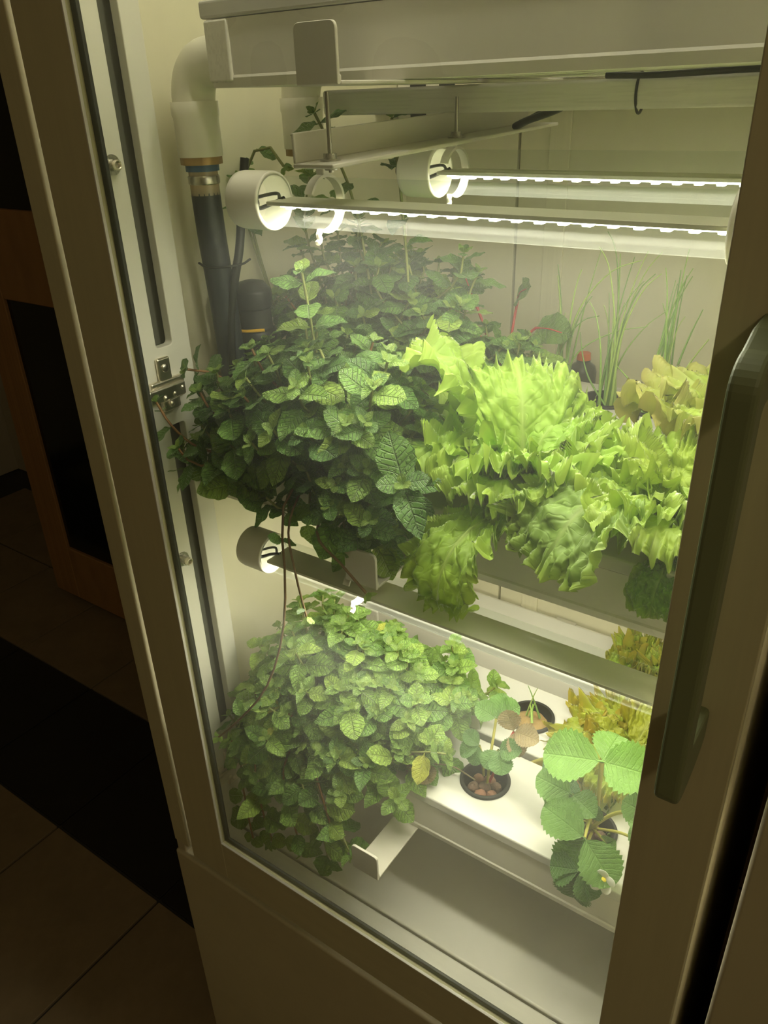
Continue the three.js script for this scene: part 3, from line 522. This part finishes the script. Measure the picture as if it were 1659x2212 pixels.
mint({
  name: 'mint_plant', label: 'dense pale green mint filling the left of the lowest level', root: [-0.50, lowLid, -0.59], size: 0.0265, seed: 19, zmax: -0.469, tone: 1.9, young: 0.6, yellow: 0.012, keep: 300,
  roots: [[-0.45, lowLid, -0.59], [-0.55, lowLid, -0.59], [-0.45, lowLid, -0.713], [-0.50, lowLid, -0.62]],
  blobs: [[-0.50, -0.665, -0.585, 0.112, 0.108, 0.085, 58, -0.3], [-0.410, -0.668, -0.61, 0.070, 0.092, 0.070, 28, -0.4], [-0.555, -0.715, -0.520, 0.060, 0.080, 0.045, 24, -0.7], [-0.440, -0.700, -0.535, 0.082, 0.045, 0.040, 20, -0.5], [-0.375, -0.66, -0.67, 0.04, 0.05, 0.04, 7, -0.4]],
  extra: [
    { pts: [[-0.55, -0.70, -0.54], [-0.56, -0.72, -0.49], [-0.555, -0.78, -0.478], [-0.538, -0.85, -0.474]], from: 0.25, sparse: 0.1 },
    { pts: [[-0.53, -0.70, -0.54], [-0.52, -0.73, -0.492], [-0.50, -0.78, -0.478], [-0.485, -0.83, -0.472]], from: 0.2, sparse: 0.1 },
    { pts: [[-0.50, -0.70, -0.54], [-0.47, -0.73, -0.496], [-0.43, -0.76, -0.482], [-0.408, -0.785, -0.476]], from: 0.25, sparse: 0.05 },
    { pts: [[-0.52, -0.70, -0.54], [-0.49, -0.72, -0.490], [-0.455, -0.77, -0.478], [-0.44, -0.815, -0.472]], from: 0.25, sparse: 0.1 },
    { pts: [[-0.57, -0.70, -0.54], [-0.585, -0.74, -0.486], [-0.578, -0.80, -0.474], [-0.57, -0.86, -0.470]], from: 0.35, sparse: 0.25, mat: LM.stemRed },
    { pts: [[-0.50, -0.70, -0.54], [-0.47, -0.70, -0.496], [-0.445, -0.735, -0.480], [-0.432, -0.76, -0.474]], from: 0.3, sparse: 0.3, mat: LM.stemRed },
    { pts: [[-0.40, -0.69, -0.56], [-0.36, -0.655, -0.545], [-0.335, -0.642, -0.545], [-0.322, -0.64, -0.548]], from: 0.5 },
  ],
});
mint({
  name: 'mint_plant', label: 'dark green mint thicket behind the upper mint, climbing past the tubes', root: [-0.52, midLid, -0.713], size: 0.027, seed: 31, tone: 0.2, young: 0.25, keep: 280, xmin: -0.668,
  roots: [[-0.42, midLid, -0.713], [-0.53, midLid, -0.713], [-0.60, midLid, -0.70]],
  blobs: [[-0.545, -0.235, -0.71, 0.098, 0.098, 0.065, 42, -0.3], [-0.445, -0.245, -0.73, 0.068, 0.092, 0.055, 24, -0.3], [-0.392, -0.285, -0.755, 0.058, 0.048, 0.04, 14, -0.3]],
  extra: [
    { pts: [[-0.60, -0.33, -0.70], [-0.655, -0.18, -0.69], [-0.662, -0.09, -0.68], [-0.655, -0.062, -0.68], [-0.635, -0.043, -0.68], [-0.615, -0.046, -0.68], [-0.603, -0.062, -0.68]], from: 0.55, sparse: 0.55, leafScale: 0.55, r: 0.0016 },
    { pts: [[-0.60, -0.33, -0.70], [-0.652, -0.18, -0.685], [-0.664, -0.10, -0.675], [-0.660, -0.075, -0.672]], from: 0.8, leafScale: 1.0, r: 0.0014 },
    { pts: [[-0.50, -0.33, -0.71], [-0.50, -0.20, -0.69], [-0.505, -0.08, -0.665], [-0.515, -0.012, -0.63]], from: 0.62, sparse: 0.2, r: 0.0015 },
    { pts: [[-0.47, -0.33, -0.71], [-0.46, -0.20, -0.70], [-0.455, -0.08, -0.68], [-0.455, -0.018, -0.668]], from: 0.62, sparse: 0.2, r: 0.0015 },
    { pts: [[-0.56, -0.33, -0.71], [-0.575, -0.20, -0.70], [-0.58, -0.12, -0.68], [-0.56, -0.07, -0.67]], from: 0.5, sparse: 0.1 },
  ],
});

// ---------------------------------------------------------------- lettuce
function lettuceLeaf({ len, wid, az, el0, el1, seed, frill = 0.016, color, edge, edgeAmt = 0.3, bend = 0, curl = 1.5 }) {
  const R = rng(seed), nu = 72, nv = 76, pos = [], uv = [], col = [], idx = [], ph = [R() * 6, R() * 6, R() * 6, R() * 6], n2 = noise2(seed + 500);
  let p = V(0, 0, 0); const spine = [], tang = [], hd = V(Math.cos(az), 0, Math.sin(az)), sd = V(-Math.sin(az), 0, Math.cos(az));
  for (let j = 0; j <= nv; j++) { const u = j / nv, e = el0 + (el1 - el0) * Math.pow(u, curl), t = hd.clone().multiplyScalar(Math.cos(e)).add(V(0, Math.sin(e), 0)).addScaledVector(sd, bend * u).normalize(); spine.push(p.clone()); tang.push(t); p = p.clone().addScaledVector(t, len / nv); }
  const c0 = color, c1 = edge ?? color;
  for (let j = 0; j <= nv; j++) {
    const u = j / nv, t = tang[j], nrm = sd.clone().cross(t).normalize().multiplyScalar(-1); if (nrm.y < 0) nrm.multiplyScalar(-1);
    const wv = wid * 0.5 * (0.16 + 0.84 * Math.pow(Math.sin(Math.PI * Math.min(1, 0.02 + 0.70 * u)), 1.05));
    for (let i = 0; i <= nu; i++) {
      const v = (i / nu) * 2 - 1, a = Math.abs(v), tipE = Math.max(0, (u - 0.74) / 0.26), kf = Math.min(1, frill / 0.012);
      const e = Math.min(1.15, Math.max(Math.pow(a, 3.4), Math.pow(tipE, 2.2))) * Math.min(1, u * 2.2), tau = Math.atan2(v * wv, (u - 0.12) * len * 0.75);
      const am = 0.35 + 1.1 * n2(tau * 5 + 31, u * 4 + 11), am2 = 0.3 + 1.2 * n2(tau * 7 + 3, u * 5 + 41), lobe = 1 + kf * e * (0.05 * Math.sin(tau * 8 + ph[0]) + 0.04 * am * Math.sin(tau * 39 + ph[1]) + 0.05 * am2 * Math.sin(tau * 77 + ph[2]));
      const ruf = frill * e * (0.40 * Math.sin(tau * 6 + ph[1] + u * 4) + am2 * 0.42 * Math.sin(tau * 18 + ph[2] + 2 * a + 2 * n2(tau * 2, u * 2)) + am * 0.52 * Math.sin(tau * 41 + ph[3] + 3 * u) + am2 * 0.44 * Math.sin(tau * 83 + ph[0] + 4 * a));
      const rufT = frill * e * (0.30 * Math.cos(tau * 20 + ph[3]) + am2 * 0.40 * Math.cos(tau * 44 + ph[0]) + am * 0.30 * Math.cos(tau * 80 + ph[1]));
      const blis = 0.010 * (n2(u * 9 + 3, v * 5 + 9) - 0.5) * Math.min(1, a * 4) * Math.min(1, u * 3) + 0.005 * (n2(u * 20, v * 12 + 5) - 0.5) * Math.min(1, a * 5);
      const q = spine[j].clone().addScaledVector(sd, v * wv * lobe * (1 - 0.12 * a)).addScaledVector(t, 0.16 * len * (1 - v * v) * Math.pow(u, 3) * 0.7 + rufT * 0.45 + (lobe - 1) * len * 0.15 * tipE).addScaledVector(nrm, ruf + blis + 0.20 * wv * a * a - 0.25 * wv * Math.pow(Math.max(0, a - 0.6), 2));
      pos.push(q.x, q.y, q.z); uv.push(i / nu, u);
      const k = Math.min(1, Math.pow(e, 1.4) * (0.6 + 0.8 * n2(tau * 3 + 7, u * 6))) * edgeAmt, rib = Math.max(0, 1 - a / (0.16 - 0.12 * u)) * (1 - u * 0.7) * 0.5;
      for (let c = 0; c < 3; c++) { const b = c0[c] + (c1[c] - c0[c]) * k; col.push(b + ([0.62, 0.68, 0.30][c] - b) * rib); }
    }
  }
  const s = nu + 1; for (let j = 0; j < nv; j++) for (let i = 0; i < nu; i++) { const a = j * s + i; idx.push(a, a + s, a + 1, a + 1, a + s, a + s + 1); }
  const g = new THREE.BufferGeometry(); g.setAttribute('position', new THREE.Float32BufferAttribute(pos, 3)); g.setAttribute('uv', new THREE.Float32BufferAttribute(uv, 2)); g.setAttribute('color', new THREE.Float32BufferAttribute(col, 3)); g.setIndex(idx); g.computeVertexNormals(); return g;
}
function keepInside(g, o) {                                    // leaves bend where they meet the glass or the side wall
  const p = g.attributes.position; for (let i = 0; i < p.count; i++) {
    let x = p.getX(i) + o.x, z = p.getZ(i) + o.z; if (x > -0.075) x = -0.075 + 0.016 * (1 - Math.exp(-(x + 0.075) / 0.016)); if (z > -0.465) z = -0.465 + 0.014 * (1 - Math.exp(-(z + 0.465) / 0.014)); p.setXYZ(i, x - o.x, p.getY(i), z - o.z); }
  g.computeVertexNormals(); return g;
}
function lettuce({ label, at, n, len, wid, seed, color, edge, edgeAmt, frill = 0.015, extra = [], lift = 0, squash = 1 }) {
  const R = rng(seed), o = thing('lettuce', label, 'lettuce', W(...at), 'lettuce heads');
  for (let i = 0; i < n; i++) {
    const f = i / n, az = i * 2.39996 + R() * 0.4, el0 = 1.45 - 0.75 * f + (R() - 0.5) * 0.2 + lift, el1 = 0.05 - 0.75 * f + (R() - 0.5) * 0.5 + lift;
    part('leaf', keepInside(lettuceLeaf({ len: len * (0.72 + 0.36 * f) * (0.9 + 0.2 * R()), wid: wid * (0.72 + 0.35 * f), az, el0, el1, curl: 2.3, seed: seed * 100 + i, frill, color: color.map((c) => c * (0.92 + 0.16 * R())), edge, edgeAmt }), o.position), LM.lettuce, o);
  }
  for (const e of extra) { const at2 = V(...(e.at ?? [0, 0, 0])); part('leaf', keepInside(lettuceLeaf({ frill, color, edge, edgeAmt, ...e }), o.position.clone().add(at2)), LM.lettuce, o, at2); }
  part('stalk', cyl(0.007, 0.009, 0.02, 12), LM.petiole, o, V(0, 0.004, 0));
  return o;
}
const GREEN = [0.36, 0.55, 0.055], LIME = [0.50, 0.66, 0.09];
lettuce({ label: 'frilly bright green lettuce head right of the upper mint', at: [-0.268, midLid - 0.002, -0.590], n: 13, len: 0.112, wid: 0.135, seed: 3, color: GREEN, edge: LIME, edgeAmt: 0.8,
  extra: [
    { len: 0.148, wid: 0.125, az: Math.PI * 0.85, el0: 1.45, el1: 0.3, curl: 3, seed: 911, at: [-0.035, 0, 0.008] }, { len: 0.125, wid: 0.12, az: Math.PI * 1.3, el0: 1.40, el1: 0.1, curl: 3, seed: 912, at: [-0.005, 0, -0.01] },                         // tall leaf at the left
    { len: 0.10, wid: 0.10, az: Math.PI * 0.30, el0: 0.6, el1: -0.5, seed: 902 },                                               // broad leaf over the edge
    { len: 0.115, wid: 0.085, az: Math.PI * 0.58, el0: 0.10, el1: -1.85, seed: 903, at: [0.008, 0.016, 0.055] },                  // leaf hanging down in front
  ] });
lettuce({ label: 'large yellow green lettuce head cut by the right door frame', at: [-0.130, midLid - 0.002, -0.590], n: 12, len: 0.108, wid: 0.125, seed: 5, color: [0.42, 0.56, 0.06], edge: LIME, edgeAmt: 0.8,
  extra: [{ len: 0.10, wid: 0.12, az: Math.PI * 0.64, el0: 0.25, el1: -1.45, seed: 904, at: [-0.030, 0.050, 0.032], color: [0.30, 0.46, 0.09] }, { len: 0.055, wid: 0.05, az: Math.PI * 0.5, el0: 0.0, el1: -1.5, seed: 905, frill: 0.0015, at: [0.008, 0.005, 0.036], color: [0.20, 0.40, 0.05] }] });
lettuce({ label: 'pink tipped lettuce head behind the rightmost one', at: [-0.105, midLid - 0.002, -0.713], n: 11, len: 0.135, wid: 0.12, seed: 8, color: [0.48, 0.58, 0.07], edge: [0.70, 0.44, 0.24], edgeAmt: 0.42, lift: 0.12 });
lettuce({ label: 'yellow lettuce with orange edges on the lowest level', at: [-0.168, lowLid - 0.002, -0.713], n: 15, len: 0.10, wid: 0.085, seed: 12, color: [0.48, 0.56, 0.055], edge: [0.74, 0.42, 0.08], edgeAmt: 0.55, lift: -0.25,
  extra: [{ len: 0.09, wid: 0.085, az: Math.PI * 0.38, el0: 0.1, el1: -0.9, seed: 906, at: [0.015, 0.004, 0.02], color: [0.26, 0.38, 0.05], edge: [0.26, 0.38, 0.05] }] });
lettuce({ label: 'small orange edged lettuce at the rear of the lowest level', at: [-0.205, lowLid - 0.002, -0.870], n: 9, len: 0.065, wid: 0.05, seed: 15, color: [0.45, 0.55, 0.06], edge: [0.72, 0.40, 0.07], edgeAmt: 0.5 });

// ---------------------------------------------------------------- chives
function chives({ label, at, blades, seed }) {
  const R = rng(seed), o = thing('chive_clump', label, 'chives', W(...at), 'chive clumps');
  for (const [dx, dy, dz, bow] of blades) {
    const b = V((R() - 0.5) * 0.024, 0, (R() - 0.5) * 0.024), e = V(dx, dy, dz), m = b.clone().lerp(e, 0.5).add(V(-dx * 0.28 * bow, dy * 0.10 * bow, 0)), m2 = b.clone().lerp(e, 0.8).add(V(-dx * 0.15 * bow, dy * 0.10 * bow, 0));
    const c = new THREE.CatmullRomCurve3([b, m, m2, e]), g = new THREE.TubeGeometry(c, 18, 1, 6), p = g.attributes.position, pts = c.getSpacedPoints(18), r0 = 0.0014 + R() * 0.0009;
    for (let i = 0; i < p.count; i++) { const k = Math.floor(i / 7), q = pts[k], f = r0 * (1 - 0.75 * k / 18); p.setXYZ(i, q.x + (p.getX(i) - q.x) * f, q.y + (p.getY(i) - q.y) * f, q.z + (p.getZ(i) - q.z) * f); }
    g.computeVertexNormals(); part('blade', g, LM.chive[Math.floor(R() * 3)], o);
  }
}
{
  const R = rng(77), fan = (n, w, h, lean) => Array.from({ length: n }, () => [(R() - 0.5) * w + lean, h * (0.55 + 0.45 * R()), (R() - 0.5) * 0.06, 0.4 + R()]);
  chives({ label: 'chive clump with long leaning blades left of centre', at: [-0.296, midLid - 0.006, -0.870], seed: 1, blades: [...fan(12, 0.08, 0.20, 0.015), [0.03, 0.18, 0, 0.6], [0.045, 0.18, 0, 0.9], [0.05, 0.16, 0.01, 1.0], [-0.03, 0.09, 0.02, -0.8], [0.0, 0.175, 0, 0.3]] });
  chives({ label: 'chive clump at the rear beside the pink tipped lettuce', at: [-0.236, midLid - 0.006, -0.870], seed: 2, blades: [...fan(11, 0.06, 0.20, 0.01), [0.05, 0.10, 0.02, 0.2], [0.035, 0.125, 0, 0.3], [-0.04, 0.06, 0.03, 0.2]] });
  chives({ label: 'sparse thin chive clump beside the chard', at: [-0.357, midLid - 0.006, -0.870], seed: 3, blades: [...fan(8, 0.08, 0.17, 0.02), [0.04, 0.18, 0, 0.2], [0.085, 0.17, 0.0, 1.2], [0.10, 0.10, 0.0, 1.0]] });
  chives({ label: 'tiny grass seedling in the brown plug on the lowest level', at: [-0.2945, lowLid + 0.001, -0.713], seed: 4, blades: [[-0.007, 0.048, 0, 0.2], [0.006, 0.05, 0, 0.3], [0.001, 0.022, 0, 0.1], [-0.002, 0.02, 0, 0.1], [0.004, 0.026, 0, 0.2]] });
}
// ---------------------------------------------------------------- red veined chard
{
  const o = thing('chard_plant', 'red veined chard with broad leaves behind the lettuce', 'chard', W(-0.43, midLid - 0.004, -0.870)), R = rng(9);
  for (const [x, y, z, dx, dy, dz, s] of [[-0.045, 0.105, 0.0, -0.1, 0.6, 0.3, 0.045], [0.04, 0.08, 0.0, 0.8, 0.15, 0.4, 0.05], [0.01, 0.11, -0.01, 0.4, 0.5, 0.6, 0.04], [0.055, 0.045, 0.02, 0.9, -0.2, 0.5, 0.05], [-0.02, 0.07, 0.03, -0.3, 0.1, 0.9, 0.045]]) {
    const tip = V(x, y, z), b = V((R() - 0.5) * 0.015, 0, (R() - 0.5) * 0.015), dir = V(dx, dy, dz).normalize();
    part('petiole', tube([b, b.clone().lerp(tip, 0.5).add(V(0, 0.012, 0)), tip, tip.clone().addScaledVector(dir, s * 0.15)], 0.0018, 14, 6), LM.red, o);
    const m = part('leaf', chardBlade, LM.chard, o, tip); m.quaternion.copy(pose(dir, V(0.15, 0.6, 0.75))); m.scale.setScalar(s);
    part('rib', tube([V(0, 0.012, 0.05), V(0, 0.004, 0.5), V(0, -0.15, 0.85)], 0.016, 8, 5), LM.red, m);
  }
}
// ---------------------------------------------------------------- strawberries
function strawberry({ label, at, leaves, seed, flowers = [] }) {
  const R = rng(seed), o = thing('strawberry_plant', label, 'strawberry plant', W(...at)), org = o.position;
  for (const L of leaves) {
    const j = W(...L.j).sub(org), b = V((R() - 0.5) * 0.012, 0.002, (R() - 0.5) * 0.012), mid = b.clone().lerp(j, 0.5).add(V(0, L.arch ?? 0.015, 0));
    part('petiole', tube([b, mid, j], L.r ?? 0.0016, 16, 7), L.pm ?? LM.petiole, o);
    for (const [x, y, z, s, nx = 0, ny = 1, nzv = 0.3] of L.l) { const d = W(x, y, z).sub(org).sub(j), m = part('leaflet', berryBlades[Math.floor(R() * 3)], L.m ?? LM.berry[Math.floor(R() * 3)], o, j.clone()); m.quaternion.copy(pose(d, V(nx, ny, nzv))); m.scale.setScalar(s ?? d.length()); }
  }
  for (const f of flowers) {
    const p = W(...f.p).sub(org), d = V(...f.d).normalize(), b = W(...f.from).sub(org);
    part('flower_stalk', tube([b, b.clone().lerp(p, 0.6).add(V(0, 0.006, 0)), p], 0.0009, 14, 6), LM.petiole, o);
    const fl = new THREE.Group(); fl.name = 'flower'; fl.position.copy(p); fl.quaternion.copy(pose(d.clone().cross(V(0.3, 1, 0.2)).normalize(), d)); o.add(fl);
    const n = 5; if (!f.bud) for (let k = 0; k < n; k++) { const g = new THREE.SphereGeometry(1, 12, 8).scale(0.0058, 0.0009, 0.0065).translate(0, 0.001, 0.0085).rotateX(-0.35).rotateY(k * Math.PI * 2 / n); part('petal', g, LM.petal, fl); }
    if (!f.bud) part('flower_centre', new THREE.SphereGeometry(0.0048, 16, 10).scale(1, 0.9, 1), LM.pollen, fl, V(0, 0.002, 0));
    part('sepals', merge(Array.from({ length: 6 }, (_, k) => new THREE.ConeGeometry(0.0018, f.bud ? 0.012 : 0.011, 6).translate(0, 0.006, 0).rotateX(f.bud ? 0.5 : 1.35).rotateY(k * Math.PI / 3 + 0.4))), LM.berry[0], fl);
  }
}
strawberry({ label: 'large flowering strawberry plant beside the right door frame', at: [-0.168, lowLid - 0.002, -0.590], seed: 4,
  leaves: [
    { j: [-0.159, -0.579, -0.57], l: [[-0.212, -0.590, -0.562, 0.058, -0.1, 1, 0.75], [-0.112, -0.560, -0.560, 0.056, 0.1, 1, 0.75], [-0.158, -0.574, -0.625, 0.042, 0, 1, 0.05]], m: LM.berry[2], arch: 0.0 , r: 0.0024 },
    { j: [-0.156, -0.650, -0.535], l: [[-0.196, -0.637, -0.538, 0.046, -0.3, 1, 0.4], [-0.166, -0.697, -0.522, 0.046, -0.1, 0.5, 0.9], [-0.125, -0.667, -0.520, 0.046, 0.3, 0.8, 0.8]], m: LM.berry[1], arch: 0.02 },
    { j: [-0.152, -0.678, -0.520], l: [[-0.155, -0.726, -0.512, 0.042, 0, 0.3, 1], [-0.135, -0.698, -0.512, 0.030, 0.3, 0.6, 0.8], [-0.176, -0.690, -0.520, 0.034, -0.3, 0.6, 0.8]], m: LM.berry[0], arch: 0.01 },
    { j: [-0.185, -0.642, -0.572], l: [[-0.214, -0.632, -0.566, 0.038, -0.2, 1, 0.5], [-0.163, -0.638, -0.560, 0.032, 0.1, 1, 0.6], [-0.205, -0.668, -0.556, 0.036, -0.3, 0.9, 0.6]], m: LM.berry[1], arch: 0.0 },
    { j: [-0.193, -0.650, -0.602], l: [[-0.222, -0.640, -0.600, 0.036, -0.2, 1, 0.6], [-0.196, -0.665, -0.570, 0.036, -0.1, 1, 0.6]], m: LM.berryDark, arch: 0.0, pm: LM.stemRed },
    { j: [-0.100, -0.628, -0.575], l: [[-0.130, -0.620, -0.572, 0.034, -0.2, 1, 0.6], [-0.075, -0.60, -0.575, 0.04, 0.2, 1, 0.6], [-0.10, -0.62, -0.54, 0.04, 0, 1, 0.7]], arch: 0.02, r: 0.002 },
    { j: [-0.095, -0.665, -0.57], l: [[-0.128, -0.648, -0.574, 0.03, -0.2, 1, 0.6], [-0.075, -0.66, -0.575, 0.035, 0.2, 1, 0.6]], arch: 0.008 },
    { j: [-0.165, -0.668, -0.575], l: [[-0.160, -0.640, -0.570, 0.026, 0.3, 0.6, 0.8]], m: LM.berry[1], arch: 0 },
    { j: [-0.142, -0.678, -0.565], l: [[-0.134, -0.662, -0.556, 0.02, 0.3, 0.8, 0.8]], arch: 0 },
  ],
  flowers: [{ p: [-0.130, -0.676, -0.522], d: [0.1, 0.25, 1], from: [-0.150, -0.680, -0.56] }, { p: [-0.190, -0.672, -0.558], d: [-0.6, -0.2, 0.8], from: [-0.170, -0.680, -0.58], bud: true }] });
strawberry({ label: 'small dark green strawberry plant in the pebble pot', at: [-0.294, lowLid - 0.002, -0.590], seed: 6,
  leaves: [
    { j: [-0.278, -0.644, -0.588], l: [[-0.262, -0.654, -0.566, 0.027, 0.3, 1, 0.6], [-0.254, -0.630, -0.588, 0.028, 0.3, 1, 0.6], [-0.286, -0.656, -0.570, 0.024, -0.1, 1, 0.6]], m: LM.berry[0], arch: 0.012 },
    { j: [-0.304, -0.654, -0.592], l: [[-0.322, -0.664, -0.578, 0.024, -0.3, 1, 0.6], [-0.303, -0.670, -0.574, 0.022, 0, 1, 0.7], [-0.322, -0.646, -0.594, 0.022, -0.3, 1, 0.5]], m: LM.berry[0], arch: 0.01 },
    { j: [-0.268, -0.624, -0.604], l: [[-0.244, -0.618, -0.600, 0.030, 0.4, 0.8, 0.6], [-0.252, -0.640, -0.588, 0.026, 0.3, 0.6, 0.8], [-0.276, -0.606, -0.604, 0.026, -0.2, 1, 0.5]], m: LM.dry, pm: LM.red, arch: 0.006 },
    { j: [-0.294, -0.624, -0.612], l: [[-0.270, -0.600, -0.620, 0.032, 0.1, 1, 0.5], [-0.314, -0.612, -0.606, 0.026, -0.2, 1, 0.5], [-0.296, -0.604, -0.630, 0.028, 0, 1, 0.5]], m: LM.berry[1], arch: 0.006 },
  ] });
{ // withered strawberry leaf lying against the mint
  const o = thing('dry_leaf', 'withered brown strawberry leaf at the edge of the lower mint', 'dry leaf', W(-0.357, -0.684, -0.560));
  for (const [x, y, z, s] of [[-0.2, 0.5, 0.4, 0.028], [0.5, -0.1, 0.6, 0.026], [-0.3, -0.7, 0.6, 0.026]]) { const m = part('leaflet', berryBlades[1], LM.dry, o); m.quaternion.copy(pose(V(x, y, z), V(0.3, 0.6, 0.9))); m.scale.setScalar(s); }
  part('petiole', tube([V(0, 0, 0), V(0.03, 0.004, -0.01), V(0.055, -0.012, -0.02)], 0.0009, 10, 6), LM.dry, o);
}
renderer.render(scene, camera);
